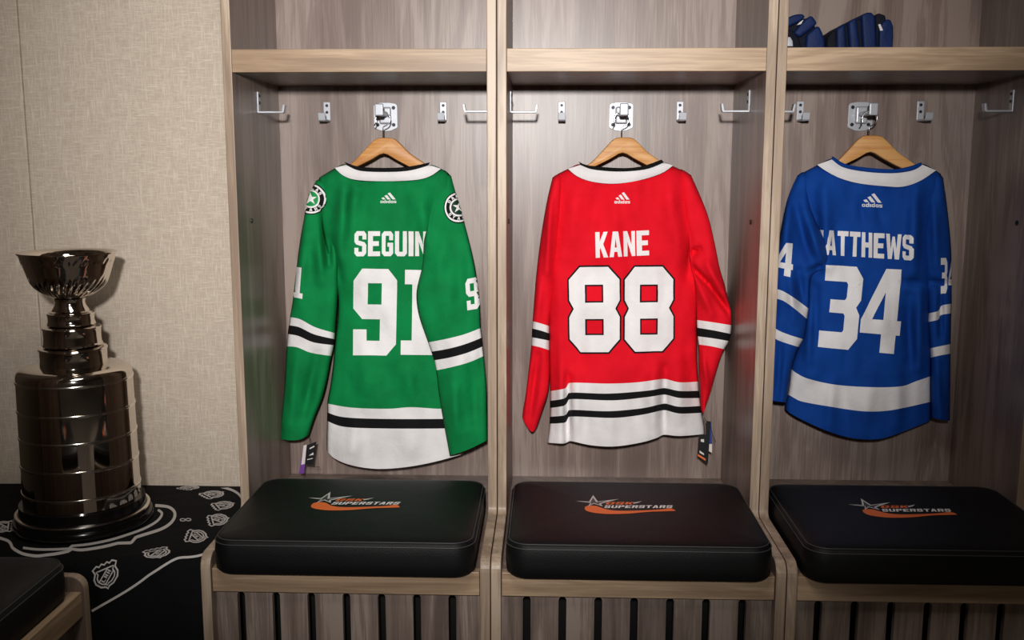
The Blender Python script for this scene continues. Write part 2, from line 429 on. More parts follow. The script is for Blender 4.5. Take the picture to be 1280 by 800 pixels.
G = {
 '8': [[(.22,0),(.78,0),(1,.15),(1,.39),(.91,.49),(1,.59),(1,.85),(.78,1),(.22,1),(0,.85),(0,.59),(.09,.49),(0,.39),(0,.15)], [(.32,.21),(.68,.21),(.68,.42),(.32,.42)], [(.32,.61),(.68,.61),(.68,.80),(.32,.80)]],
 '9': [[(.2,0),(.8,0),(1,.13),(1,.87),(.78,1),(0,1),(0,.70),(.31,.70),(.31,.83),(.62,.83),(.62,.58),(.2,.58),(0,.46),(0,.14)], [(.33,.165),(.65,.165),(.65,.41),(.33,.41)]],
 '1': [[(.1,0),(.74,0),(.74,.83),(1,.83),(1,1),(0,1),(0,.83),(.3,.83),(.3,.17),(.1,.17)]],
 '3': [[(0,0),(.8,0),(1,.14),(1,.40),(.9,.49),(1,.58),(1,.86),(.8,1),(0,1),(0,.80),(.58,.80),(.62,.77),(.62,.60),(.58,.57),(.2,.57),(.2,.41),(.58,.41),(.62,.38),(.62,.22),(.58,.19),(0,.19)]],
 '4': [[(.52,0),(.9,0),(.9,.61),(1,.61),(1,.78),(.9,.78),(.9,1),(.54,1),(.54,.78),(0,.78),(0,.62)], [(.56,.28),(.56,.61),(.28,.61)]],
 'S': [[(.2,0),(.8,0),(1,.12),(1,.33),(.66,.33),(.66,.18),(.34,.18),(.34,.37),(.85,.44),(1,.55),(1,.88),(.8,1),(.2,1),(0,.88),(0,.66),(.34,.66),(.34,.82),(.66,.82),(.66,.6),(.15,.53),(0,.43),(0,.12)]],
 'E': [[(0,0),(1,0),(1,.19),(.42,.19),(.42,.4),(.9,.4),(.9,.59),(.42,.59),(.42,.81),(1,.81),(1,1),(0,1)]],
 'G': [[(.2,0),(.8,0),(1,.12),(1,.36),(.66,.36),(.66,.18),(.34,.18),(.34,.82),(.66,.82),(.66,.62),(.52,.62),(.52,.46),(1,.46),(1,.88),(.8,1),(.2,1),(0,.88),(0,.12)]],
 'U': [[(0,0),(.34,0),(.34,.82),(.66,.82),(.66,0),(1,0),(1,.88),(.8,1),(.2,1),(0,.88)]],
 'I': [[(0,0),(1,0),(1,1),(0,1)]],
 'N': [[(0,0),(.33,0),(.68,.55),(.68,0),(1,0),(1,1),(.7,1),(.32,.42),(.32,1),(0,1)]],
 'K': [[(0,0),(.34,0),(.34,.38),(.66,0),(1,0),(.62,.48),(1,1),(.64,1),(.4,.62),(.34,.7),(.34,1),(0,1)]],
 'A': [[(.3,0),(.7,0),(1,1),(.68,1),(.62,.8),(.38,.8),(.32,1),(0,1)], [(.5,.25),(.58,.63),(.42,.63)]],
 'M': [[(0,0),(.28,0),(.5,.45),(.72,0),(1,0),(1,1),(.75,1),(.75,.45),(.55,.85),(.45,.85),(.25,.45),(.25,1),(0,1)]],
 'T': [[(0,0),(1,0),(1,.2),(.67,.2),(.67,1),(.33,1),(.33,.2),(0,.2)]],
 'H': [[(0,0),(.34,0),(.34,.4),(.66,.4),(.66,0),(1,0),(1,1),(.66,1),(.66,.6),(.34,.6),(.34,1),(0,1)]],
 'W': [[(0,0),(.24,0),(.31,.6),(.42,.1),(.58,.1),(.69,.6),(.76,0),(1,0),(.86,1),(.6,1),(.5,.5),(.4,1),(.14,1)]],
 'L': [[(0,0),(.36,0),(.36,.8),(1,.8),(1,1),(0,1)]],
 'R': [[(0,0),(.8,0),(1,.12),(1,.48),(.85,.56),(1,1),(.66,1),(.54,.62),(.34,.62),(.34,1),(0,1)], [(.34,.19),(.66,.19),(.66,.43),(.34,.43)]],
 'P': [[(0,0),(.8,0),(1,.12),(1,.5),(.8,.62),(.34,.62),(.34,1),(0,1)], [(.34,.19),(.66,.19),(.66,.43),(.34,.43)]],
 'D': [[(0,0),(.75,0),(1,.15),(1,.85),(.75,1),(0,1)], [(.32,.2),(.68,.2),(.68,.8),(.32,.8)]],
 'a': [[(.15,.3),(1,.3),(1,1),(.15,1),(0,.88),(0,.42)], [(.3,.5),(.7,.5),(.7,.8),(.3,.8)]],
 'd': [[(.7,0),(1,0),(1,1),(.15,1),(0,.88),(0,.42),(.15,.3),(.7,.3)], [(.3,.5),(.7,.5),(.7,.8),(.3,.8)]],
 'i': [[(0,.3),(1,.3),(1,1),(0,1)]],
 's': [[(.1,.3),(1,.3),(1,.45),(.35,.45),(.35,.57),(.9,.57),(1,.65),(1,.92),(.9,1),(0,1),(0,.85),(.65,.85),(.65,.74),(.1,.74),(0,.66),(0,.38)]],
}
def word(text, mp, gap=.22, widths={}, lev=0, mi=0):
    """letters laid side by side in the unit box of mp"""
    w = [widths.get(c, {'I': .42, 'M': 1.45, 'W': 1.5, 'i': .35}.get(c, 1.0)) for c in text]
    tot = sum(w) + gap * (len(text) - 1); x = 0; out = []
    for c, k in zip(text, w):
        loops = [[mp(((x + p[0] * k) / tot, p[1])) for p in lp] for lp in G[c]]
        out.append((loops, mi, lev)); x += k + gap
    return out
def outlined(layers, d, mi_out, lev_out=0, lev_in=1, hole=True):
    out = []
    for loops, mi, lev in layers:
        out.append(([offset(loops[0], d)] + [list(offset(h, -d * .9)) for h in loops[1:]], mi_out, lev_out))
        out.append((loops, mi, lev_in))
    return out
def ribbon(pts, w, closed=False):
    """polyline -> strip polygon loops"""
    p = [Vector(q) for q in pts]; n = len(p); L, R = [], []
    for i in range(n):
        a = p[(i - 1) % n] if (closed or i > 0) else p[i]; b = p[(i + 1) % n] if (closed or i < n - 1) else p[i]
        t = (b - a); t = t.normalized() if t.length > 1e-9 else Vector((1, 0)); nn = Vector((-t.y, t.x)) * (w / 2)
        L.append(tuple(p[i] + nn)); R.append(tuple(p[i] - nn))
    if closed: return [L, R]
    return [L + R[::-1]]
def crom(pts, n, closed=False):
    """smooth resample of a polyline"""
    P = [Vector(q) for q in pts]; m = len(P); out = []
    segs = m if closed else m - 1
    for i in range(segs):
        p0 = P[(i - 1) % m] if (closed or i > 0) else P[0]; p1 = P[i]; p2 = P[(i + 1) % m]; p3 = P[(i + 2) % m] if (closed or i < m - 2) else P[-1]
        for k in range(n):
            t = k / n
            out.append(tuple(.5 * (2 * p1 + (p2 - p0) * t + (2 * p0 - 5 * p1 + 4 * p2 - p3) * t * t + (3 * p1 - p0 - 3 * p2 + p3) * t ** 3)))
    if not closed: out.append(tuple(P[-1]))
    return out

# ------------------------------------------------------------------ seat cushions
def rrect(x0, x1, y0, y1, r, inset, n=8):
    x0 += inset; x1 -= inset; y0 += inset; y1 -= inset; r = max(r - inset, .004); p = []
    for cx, cy, a in ((x1 - r, y1 - r, 0), (x0 + r, y1 - r, 90), (x0 + r, y0 + r, 180), (x1 - r, y0 + r, 270)):
        for i in range(n + 1):
            an = math.radians(a + 90 * i / n); p.append((cx + r * math.cos(an), cy + r * math.sin(an)))
    return p
CX0, CX1, CY0, CY1 = .034, .612, -.334, .112
def cushion_rings(prof):
    return [[(x, y, z) for x, y in rrect(CX0, CX1, CY0, CY1, .05, i)] for i, z in prof]
def make_cushion():
    root = empty('seat_cushion', (U, 0, 0))
    bm = bmesh.new()
    prof = [(.02, .4205), (.006, .4215), (.001, .427), (-.001, .45), (-.001, .47), (.001, .487), (.0035, .4935), (.008, .4985), (.015, .5015), (.03, .504), (.06, .507), (.11, .5095), (.16, .5105), (.2, .511)]
    rings = [[bm.verts.new((x + U, y, z)) for x, y, z in rg] for rg in cushion_rings(prof)]
    n = len(rings[0])
    for i in range(len(rings) - 1):
        for k in range(n):
            bm.faces.new((rings[i][k], rings[i][(k + 1) % n], rings[i + 1][(k + 1) % n], rings[i + 1][k]))
    bm.faces.new(rings[-1]); bm.faces.new(rings[0][::-1])
    bmesh.ops.recalc_face_normals(bm, faces=bm.faces)
    pad = link('pad', bm, M['leather'], root, smooth=True, world=True, auto=40)
    for ins, z in ((.0008, .4895), (.0062, .4985)):
        bm = bmesh.new()
        ring = [(x + U, y, z) for x, y in rrect(CX0, CX1, CY0, CY1, .05, ins)]
        dense = []
        for i in range(len(ring)):
            a = Vector(ring[i]); b = Vector(ring[(i + 1) % len(ring)]); k = max(1, int((b - a).length / .02))
            dense += [tuple(a.lerp(b, j / k)) for j in range(k)]
        tube(bm, dense, .0012, 6, closed=True)
        link('stitching', bm, M['stitch'], root, world=True)
    q = lambda x, y: (710 + x / 8.533, 605 + y / 8.533)
    tr = bvh(pad)
    sw = crom([(178, 262), (188, 243), (230, 232), (310, 238), (390, 268), (490, 285), (620, 288), (760, 285), (900, 279), (1020, 270), (1060, 262), (1100, 262), (1150, 288), (1080, 292), (1030, 294), (900, 297), (780, 306), (650, 318), (450, 323), (330, 316), (240, 302), (192, 285)], 2, True)
    star = [(82, 185), (225, 190), (268, 122), (318, 190), (545, 163), (350, 215), (372, 243), (275, 214), (212, 243), (238, 206)]
    star2 = [(150, 190), (240, 198), (268, 150), (300, 199), (420, 184), (330, 212), (340, 228), (275, 206), (232, 228), (250, 204)]
    L = [([[q(*p) for p in sw]], 0, 0), ([[q(*p) for p in star]], 1, 1), ([[q(*p) for p in star2]], 2, 2)]
    L += [([[q(*p) for p in [(690, 203), (790, 186), (745, 205), (700, 214)]]], 1, 1)]
    w1 = quad(q(425, 196), q(706, 196), q(690, 222), q(395, 222)); w2 = quad(q(398, 231), q(1118, 231), q(1108, 260), q(384, 260))
    L += word('GSK', w1, .18, lev=1, mi=0) + word('SUPERSTARS', w2, .18, lev=1, mi=3)
    decal('logo_print', L, tr, [M['orange'], M['print'], M['stitch'], M['twill']], root, .0006, 8, .0003)
    return root
CU = make_cushion()
setp(CU, 'black leather seat cushion below the red jersey, in the middle stall', 'cushion', 'black seat cushions')
for loc, rz, lab in (((0, 0, 0), 0, 'black leather seat cushion below the green jersey, in the stall beside the wall'),
                     ((2 * U, 0, 0), 0, 'black leather seat cushion below the blue jersey, in the dim right-hand stall'),
                     ((-.552, -1.047, 0), PI / 2, 'dark seat cushion cut off at the lower left corner, before the silver cup')):
    c = copy_tree(CU); c.location = loc; c.rotation_euler = (0, 0, rz); c['label'] = lab

# ------------------------------------------------------------------ cloth-like lofts for the jerseys
def resample(c, N, mode):
    if mode == 'x':
        xs = [p[0] for p in c]; out = []
        sm = crom(c, 6) if len(c) > 2 else [tuple(p) for p in c]
        for j in range(N + 1):
            x = xs[0] + (xs[-1] - xs[0]) * j / N
            k = 0
            while k < len(sm) - 2 and sm[k + 1][0] < x: k += 1
            a, b = sm[k], sm[k + 1]; t = 0 if b[0] == a[0] else (x - a[0]) / (b[0] - a[0]); t = min(max(t, 0), 1)
            out.append(Vector((x, a[1] + (b[1] - a[1]) * t)))
        out[0] = Vector(c[0]); out[-1] = Vector(c[-1]); return out
    sm = [Vector(p) for p in (crom(c, 8) if len(c) > 2 else c)]
    d = [0]
    for a, b in zip(sm, sm[1:]): d.append(d[-1] + (b - a).length)
    out = []; k = 0
    for j in range(N + 1):
        s = d[-1] * j / N
        while k < len(d) - 2 and d[k + 1] < s: k += 1
        t = 0 if d[k + 1] == d[k] else (s - d[k]) / (d[k + 1] - d[k]); out.append(sm[k].lerp(sm[k + 1], t))
    return out
def seg_dist(p, a, b):
    ab = b - a; t = max(0, min(1, (p - a).dot(ab) / max(ab.length_squared, 1e-9))); return (p - (a + ab * t)).length, t
def loft(name, curves, mats, Yc, tf, tb, parent, N=44, step=4.0, mode='x', creases=(), top=22, pw=2.6, seed=0, rough=.014, close_bottom=0):
    ml = []
    for m in mats:
        if m not in ml: ml.append(m)
    Sx = [resample(c, N, mode) for c in curves]; n = len(Sx)
    gap = [sum((Sx[i + 1][j] - Sx[i][j]).length for j in range(N + 1)) / (N + 1) for i in range(n - 1)]
    cum = [0]
    for g in gap: cum.append(cum[-1] + max(g, .01))
    tan = []
    for i in range(n):
        row = []
        for j in range(N + 1):
            if i == 0: t = (Sx[1][j] - Sx[0][j]) / gap[0]
            elif i == n - 1: t = (Sx[-1][j] - Sx[-2][j]) / gap[-1]
            else:
                a = (Sx[i][j] - Sx[i - 1][j]) / gap[i - 1]; b = (Sx[i + 1][j] - Sx[i][j]) / gap[i]
                t = (a * gap[i] + b * gap[i - 1]) / (gap[i] + gap[i - 1])
            row.append(t)
        tan.append(row)
    rows, rm = [], []
    for i in range(n - 1):
        k = max(1, int(round(gap[i] / step))); h = gap[i]
        for q in range(k):
            t = q / k; h00 = 2 * t**3 - 3 * t**2 + 1; h10 = t**3 - 2 * t**2 + t; h01 = -2 * t**3 + 3 * t**2; h11 = t**3 - t**2
            rows.append(([Sx[i][j] * h00 + tan[i][j] * (h10 * h) + Sx[i + 1][j] * h01 + tan[i + 1][j] * (h11 * h) for j in range(N + 1)], cum[i] + t * h))
            rm.append(ml.index(mats[i]))
    rows.append((Sx[-1], cum[-1]))
    cr = [(Vector(c[0]), Vector(c[1]), c[2], c[3]) for c in creases]
    bm = bmesh.new(); fr, bk = [], []
    for pts, dist in rows:
        fv = 1.0 if not top else math.sqrt(max(0.0, 1 - (1 - min(1, dist / top)) ** 2))
        if close_bottom:
            rb = cum[-1] - dist; fv *= .35 + .65 * math.sqrt(max(0.0, 1 - (1 - min(1, rb / close_bottom)) ** 2))
        a, b = [], []
        for j, p in enumerate(pts):
            u = 2 * j / N - 1; sh = max(0.0, 1 - abs(u) ** pw) ** .5 * fv
            yc = Yc(p.x, p.y) if callable(Yc) else Yc
            fo = 0.0
            for A, Bq, w, dp in cr:
                d, t = seg_dist(p, A, Bq)
                if d < w * 3: fo += 3.1 * dp * math.exp(-(d / w) ** 2) * (.35 + .65 * math.sin(PI * min(max(t, .08), .92)))
            nz = noise.noise(Vector((p.x / 34 + seed, p.y / 75, seed * 3.1))) * rough + noise.noise(Vector((p.x / 15 + seed, p.y / 40, seed * 1.7))) * rough * .5
            edge = min(1.0, (1 - abs(u)) * 7)
            yf = yc - tf * sh - (fo + nz) * edge * fv
            a.append(bm.verts.new(PY(p.x, p.y, yf)))
            m0 = PY(p.x, p.y, yc)
            b.append(bm.verts.new((m0.x, min(yc + tb * sh, D - .004), m0.z)))
        fr.append(a); bk.append(b)
    for i in range(len(rows) - 1):
        for j in range(N):
            f = bm.faces.new((fr[i][j], fr[i + 1][j], fr[i + 1][j + 1], fr[i][j + 1])); f.material_index = rm[i]
            f = bm.faces.new((bk[i][j], bk[i][j + 1], bk[i + 1][j + 1], bk[i + 1][j])); f.material_index = rm[i]
    bmesh.ops.remove_doubles(bm, verts=bm.verts, dist=2e-4)
    return link(name, bm, [M[m] for m in ml], parent, smooth=True, world=True)
def lerpY(y0, Y0, y1, Y1):
    def f(px, py):
        t = min(1, max(0, (py - y0) / (y1 - y0))); t = t * t * (3 - 2 * t); return Y0 + (Y1 - Y0) * t
    return f
def band(name, up, lo, m, parent, Y, th, N=40, bulge=.012):
    """collar band between two picture curves, wrapped towards the back at both ends"""
    a = resample(up, N, 'x'); b = resample(lo, N, 'x'); bm = bmesh.new(); g = []
    K = 4
    for j in range(N + 1):
        u = 2 * j / N - 1; col = []
        yy = Y - .016 + bulge * abs(u) ** 4
        for k in range(K + 1):
            t = k / K; p = a[j].lerp(b[j], t)
            col.append((p, yy - th * math.sin(PI * (.15 + .7 * t))))
        f = [bm.verts.new(PY(p.x, p.y, y)) for p, y in col]
        r = [bm.verts.new(PY(p.x, p.y, yy) + Vector((0, .009, 0))) for p, y in (col[0], col[-1])]
        g.append(f + r[::-1])
    m_ = len(g[0])
    for j in range(N):
        for k in range(m_):
            bm.faces.new((g[j][k], g[j][(k + 1) % m_], g[j + 1][(k + 1) % m_], g[j + 1][k]))
    bm.faces.new(g[0]); bm.faces.new(g[-1][::-1])
    bmesh.ops.recalc_face_normals(bm, faces=bm.faces)
    return link(name, bm, M[m], parent, smooth=True, world=True, auto=50)

def maker_logo(parent, tree, x0, y0, x1, y1, skew=0):
    q = quad((x0, y0), (x1, y0 + skew), (x1, y1 + skew), (x0, y1))
    bars = [[(.05, .52), (.2, .44), (.33, .66), (.14, .66)], [(.25, .30), (.41, .2), (.66, .66), (.46, .66)], [(.46, .06), (.62, -.03), (1.0, .66), (.79, .66)]]
    L = [([[q(p) for p in b]], 0, 0) for b in bars]
    t = quad(q((-.02, .70)), q((1.04, .70)), q((1.04, 1.02)), q((-.02, 1.02)))
    L += word('adidas', t, .2)
    return decal('maker_logo', L, tree, [M['twill']], parent, .0012, 4)

def tag_box(name, parent, pts, Y, th, m, strips=()):
    bm = bmesh.new()
    v = [bm.verts.new(PY(x, y, Y)) for x, y in pts]; w = [bm.verts.new(PY(x, y, Y) + Vector((0, th, 0))) for x, y in pts]
    n = len(pts); bm.faces.new(v); bm.faces.new(w[::-1])
    for i in range(n): bm.faces.new((v[i], w[i], w[(i + 1) % n], v[(i + 1) % n]))
    bmesh.ops.recalc_face_normals(bm, faces=bm.faces)
    mats = [M[m]]
    for k, (sp, sm) in enumerate(strips):
        f = bm.faces.new([bm.verts.new(PY(x, y, Y - .0006)) for x, y in sp]); f.material_index = k + 1; mats.append(M[sm])
    return link(name, bm, mats, parent, world=True)
def tag_string(parent, pts, Y):
    bm = bmesh.new(); tube(bm, [PY(x, y, Y + dy) for x, y, dy in pts], .0007, 6); return link('tag_string', bm, M['tagblack'], parent, world=True)

YB = .325
# ---------------- green jersey
ROOT = empty('hockey_jersey', PY(484, 582, YB))
setp(ROOT, 'green hockey jersey numbered 91 on a hanger, white hem with one black stripe', 'jersey', 'hockey jerseys hung in the stalls')
gbody = loft('body', [
    [(399, 222), (419, 210), (432, 205), (450, 212), (484, 214.5), (515, 212), (536, 206), (550, 210), (561, 217.5)],
    [(398, 240), (484, 246), (567, 242)], [(403, 285), (484, 290), (568, 290)], [(413, 330), (484, 333), (568, 333)],
    [(422, 370), (484, 374), (568, 372)], [(418.6, 430), (484, 433), (572, 430)], [(413, 481), (484, 486), (575, 482)],
    [(409, 504.4), (439, 509.5), (484, 511), (514, 509), (550, 511), (577, 509)],
    [(409, 515.5), (430, 521.5), (478, 523.6), (553, 523.6), (577, 522)],
    [(408.8, 526), (430, 533.5), (478, 535.6), (554, 535.6), (577.5, 534)],
    [(408.2, 550), (430, 563), (478, 567), (554, 562), (578, 556)],
    [(408.4, 563), (418, 573), (439, 581.5), (469, 586), (502, 584.5), (538, 578.5), (578, 568)]],
    ['green'] * 7 + ['white', 'black', 'white', 'white'], YB, .042, .03, ROOT, N=52,
    creases=[((430, 240), (424, 320), 9, .014), ((446, 236), (440, 262), 8, -.006), ((525, 240), (532, 300), 10, .008),
             ((470, 455), (455, 500), 14, .004), ((500, 450), (520, 500), 12, .005), ((445, 540), (440, 575), 10, .005), ((510, 540), (515, 580), 12, .005), ((410, 300), (424, 350), 6, -.012)], seed=1.3)
gsl = loft('sleeve', [
    [(395, 226), (400, 224), (410, 226)], [(385, 247), (395, 250), (412, 252)], [(379, 278), (395, 280), (417, 282)], [(374.5, 304), (394, 307), (421, 312)],
    [(369.5, 345), (392, 348), (423, 352)], [(364, 388), (390, 395), (420, 402)],
    [(362.4, 396.5), (375, 399), (394, 409), (419, 416.5)], [(361, 406.6), (374, 409), (393, 418), (418.5, 424)],
    [(359.5, 417.5), (373, 420), (392, 428), (417.5, 431.5)], [(358.3, 433), (371, 434), (389, 441), (414.5, 445)],
    [(355, 490), (376, 494), (403, 497)], [(352, 520), (370, 524), (393, 522)], [(349.6, 548.5), (363, 550.5), (376, 549), (386, 543)]],
    ['green'] * 6 + ['white', 'black', 'white'] + ['green'] * 3, lerpY(225, .33, 300, .322), .034, .028, ROOT, N=26, mode='l', top=14,
    creases=[((404, 262), (411, 330), 5, -.016), ((398, 300), (402, 350), 8, .008), ((380, 300), (372, 380), 7, .005), ((396, 445), (380, 520), 7, -.007), ((370, 445), (362, 530), 7, .005)], seed=2.1)
gsr = loft('sleeve', [
    [(548, 212), (556, 213), (564, 220)], [(542, 240), (556, 240), (568.5, 237)], [(534, 275), (556, 276), (579, 273)], [(530, 300), (556, 303), (587, 303)],
    [(528, 331), (558, 334), (593.5, 332)], [(520.5, 367), (556, 368), (598, 365)], [(523, 392), (558, 393), (600, 388)],
    [(535, 428), (556, 424), (580, 418), (601, 410)], [(539, 439.6), (560, 436), (582, 430), (602.5, 422)],
    [(542.5, 450.4), (562, 447), (584, 441), (603.4, 433)], [(545, 463), (564, 459), (586, 453), (604.6, 445)],
    [(548.5, 492), (577, 490), (608.3, 486)], [(553, 520), (580, 519), (609, 512)], [(562, 569.5), (585, 562), (609.6, 550)]],
    ['green'] * 7 + ['white', 'black', 'white'] + ['green'] * 3, lerpY(215, .335, 330, .258), .03, .012, ROOT, N=32, mode='l', top=18,
    creases=[((540, 232), (531, 300), 5, .008), ((556, 290), (548, 350), 9, .005), ((575, 310), (575, 370), 9, -.005), ((565, 470), (572, 540), 9, .006), ((590, 460), (594, 530), 8, -.005)], seed=3.7)
band('collar', [(432, 206), (450, 213), (480, 214.5), (510, 213), (536, 206)], [(418.5, 210), (430, 220), (448, 225.2), (484, 226.5), (520, 224.8), (538, 220), (551, 211)], 'white', ROOT, YB - .03, .008)
band('collar_trim', [(430.5, 202.5), (448, 208.3), (480, 209.8), (510, 208.3), (537, 203)], [(434, 207), (450, 213.5), (480, 215), (510, 213.5), (534.5, 207.5)], 'black', ROOT, YB - .031, .009)
tb_ = bvh(gbody)
decal('name_lettering', word('SEGUIN', quad((443.5, 289), (534, 289), (534, 320), (443, 320.5)), .14), tb_, [M['twill']], ROOT, .0022)
decal('back_number', word('9', quad((442.5, 335.5), (496.5, 336.5), (495, 444.5), (441.5, 444))) + word('1', quad((502, 337), (548, 338), (546, 443.5), (501, 443.5))), tb_, [M['twill']], ROOT, .0022)
maker_logo(ROOT, tb_, 476, 241, 494.5, 253.5)
tl_ = bvh(gsl); tr_ = bvh(gsr)
decal('sleeve_number', word('91', quad((352, 331), (380.5, 335), (378, 373.5), (349, 368)), .2), tl_, [M['twill']], ROOT, .0014, 4)
decal('sleeve_number', word('9', quad((581.5, 349), (597, 346), (599.5, 385.5), (584, 388))) + word('1', quad((600, 346), (611, 343), (613, 383), (602, 386))), tr_, [M['twill']], ROOT, .0014, 4)
def circ(cx, cy, rx, ry, n=40): return [(cx + rx * math.cos(2 * PI * k / n), cy + ry * math.sin(2 * PI * k / n)) for k in range(n)]
def patch(cx, cy, r, ry, tree, inner):
    L = [([circ(cx, cy, r, ry)], 0, 0), ([circ(cx, cy, r * .93, ry * .93), circ(cx, cy, r * .82, ry * .82)[::-1]], 1, 1),
         ([circ(cx, cy, r * .58, ry * .58), circ(cx, cy, r * .47, ry * .47)[::-1]], 1, 1), ([circ(cx, cy, r * .48, ry * .48)], 2, 1)]
    st = []
    for k in range(10):
        a = -PI / 2 + k * PI / 5; rr = .40 if k % 2 == 0 else .15; st.append((cx + r * rr * math.cos(a), cy + ry * rr * math.sin(a)))
    L.append(([st], 1, 2))
    for arcw, a0, a1 in (('DALLAS', -150, -30), ('STARS', 140, 40)):
        for i, ch in enumerate(arcw):
            a = math.radians(a0 + (a1 - a0) * i / (len(arcw) - 1)); s = 1 if a0 < 0 else -1
            x, y = cx + r * .70 * math.cos(a), cy + ry * .70 * math.sin(a)
            rx = Vector((-math.sin(a), math.cos(a))) * s; dn = Vector((-math.cos(a), -math.sin(a))) * s
            h = r * .085; lp = []
            for lo in G[ch]:
                lp.append([(x + rx.x * (p[0] - .5) * 2 * h + dn.x * (p[1] - .5) * 2.2 * h, y + rx.y * (p[0] - .5) * 2 * h + dn.y * (p[1] - .5) * 2.2 * h) for p in lo])
            L.append((lp, 1, 2))
    return decal('shoulder_patch', L, tree, [M['black'], M['twill'], M[inner]], ROOT, .0018, 3, .0006)
patch(389, 248.7, 19.4, 19.6, bvh(gsl, gbody), 'patchgreen')
patch(573, 259.5, 18.6, 20, tr_, 'patchdark')
tg = tag_box('hang_tag', ROOT, [(384, 556.5), (395.5, 552), (391.5, 581), (381.5, 581)], .30, .0012, 'tagblack',
        [([(386, 569.5), (391.5, 565.5), (392, 568.5)], 'tagwhite'), ([(387, 560), (393, 557), (393, 558.6), (387, 561.6)], 'tagwhite'), ([(384, 574), (391, 572.5), (391, 573.4), (384, 575)], 'tagwhite')])
tag_box('hang_tag', ROOT, [(379.5, 557), (383.5, 555.5), (380, 592), (373.5, 592)], .304, .0012, 'tagpurple', [([(379.5, 557), (383.3, 555.7), (381, 580), (376.5, 581)], 'tagwhite')])
tag_string(tg, [(386, 545, .012), (388, 552, .0), (390, 557, -.001)], .302)
tag_string(tg, [(384, 582, 0), (392, 583.5, 0), (400, 584, 0)], .30)

# ---------------- red jersey
ROOT = empty('hockey_jersey', PY(776, 555, YB))
setp(ROOT, 'red hockey jersey numbered 88 on a hanger, white hem with two black stripes', 'jersey', 'hockey jerseys hung in the stalls')
rbody = loft('body', [
    [(697, 217.5), (711, 210.5), (725, 205), (742, 210), (775, 213), (808, 210), (829, 203), (840, 207), (860, 216.5)],
    [(691, 245), (776, 248), (868, 243)], [(692, 290), (776, 292), (876, 292)], [(690, 340), (776, 344), (876, 340)], [(686.5, 385), (776, 388), (872, 386)],
    [(686.5, 430), (776, 432), (871.5, 430)], [(687, 462), (776, 464), (872, 460)],
    [(687.4, 489), (700, 487), (707.5, 485), (713, 478.6), (760, 479.5), (796, 478), (826, 474), (834, 474.2), (850, 478), (873.3, 477)],
    [(687.4, 501), (700, 499.3), (707.5, 497), (713, 490.9), (760, 492), (808, 488.5), (828, 485.2), (835, 485.8), (850, 488.8), (874, 488.5)],
    [(687.4, 510), (700, 508.3), (707.5, 506), (713, 499), (766, 500.5), (808, 496.5), (828, 493.4), (835, 494), (850, 497.5), (875, 497.5)],
    [(687.2, 521), (700, 520), (707.5, 518.5), (713, 512.5), (760, 514), (802, 510.4), (828, 504.8), (835, 505.2), (850, 508.5), (876.3, 507.4)],
    [(686.8, 529.6), (700, 529), (707.5, 527.6), (713, 520.8), (766, 522.4), (802, 518.5), (828, 512.9), (835, 513.5), (850, 517), (877.5, 516)],
    [(685, 546), (700, 546.5), (707.5, 546), (713, 541), (766, 546), (802, 541), (828, 534), (835, 533.5), (850, 536), (880.6, 533)],
    [(683.9, 553.2), (700, 554.4), (707.5, 554), (713, 551.3), (739, 556.6), (769, 558), (802, 553), (822, 547), (830, 543.4), (850, 545), (881.4, 542.5)]],
    ['red'] * 7 + ['white', 'black', 'white', 'black', 'white', 'white'], YB, .042, .03, ROOT, N=64,
    creases=[((709.5, 470), (709.5, 556), 4, -.014), ((700, 430), (702, 550), 8, .006), ((720, 470), (722, 552), 8, .007), ((831, 460), (830, 545), 5, -.009), ((818, 450), (815, 545), 9, .007), ((848, 450), (850, 540), 10, .006),
             ((776, 440), (770, 550), 18, .005), ((720, 240), (708, 320), 12, .006), ((745, 240), (742, 280), 10, -.003), ((835, 230), (850, 320), 12, .007), ((866, 305), (860, 345), 6, -.012)], seed=5.2)
rsl = loft('sleeve', [
    [(690.5, 222), (697, 217.8), (705, 219)], [(684.5, 247), (692, 249), (702, 252)], [(676.5, 293), (686, 296), (699, 298)], [(670, 346), (681, 348), (694, 350)],
    [(666.3, 392), (677, 396), (688, 398)], [(665.5, 401.5), (675, 404), (687, 407.8)], [(665, 410.5), (675, 413), (687, 416.8)],
    [(664.6, 421.6), (675, 423.5), (687, 425.8)], [(664, 431.5), (675, 434), (687, 437.8)], [(661, 460), (674, 462), (687.5, 463)],
    [(656.5, 496), (668, 500), (684, 496)], [(654, 511), (664, 519), (678, 514)], [(652.6, 521), (657, 530), (665, 540), (672, 532)]],
    ['red'] * 5 + ['white', 'black', 'white'] + ['red'] * 4, lerpY(220, .33, 300, .335), .032, .028, ROOT, N=20, mode='l', top=12,
    creases=[((688, 250), (684, 340), 5, .006), ((672, 445), (663, 520), 5, -.008), ((676, 350), (672, 395), 6, .004)], seed=6.4)
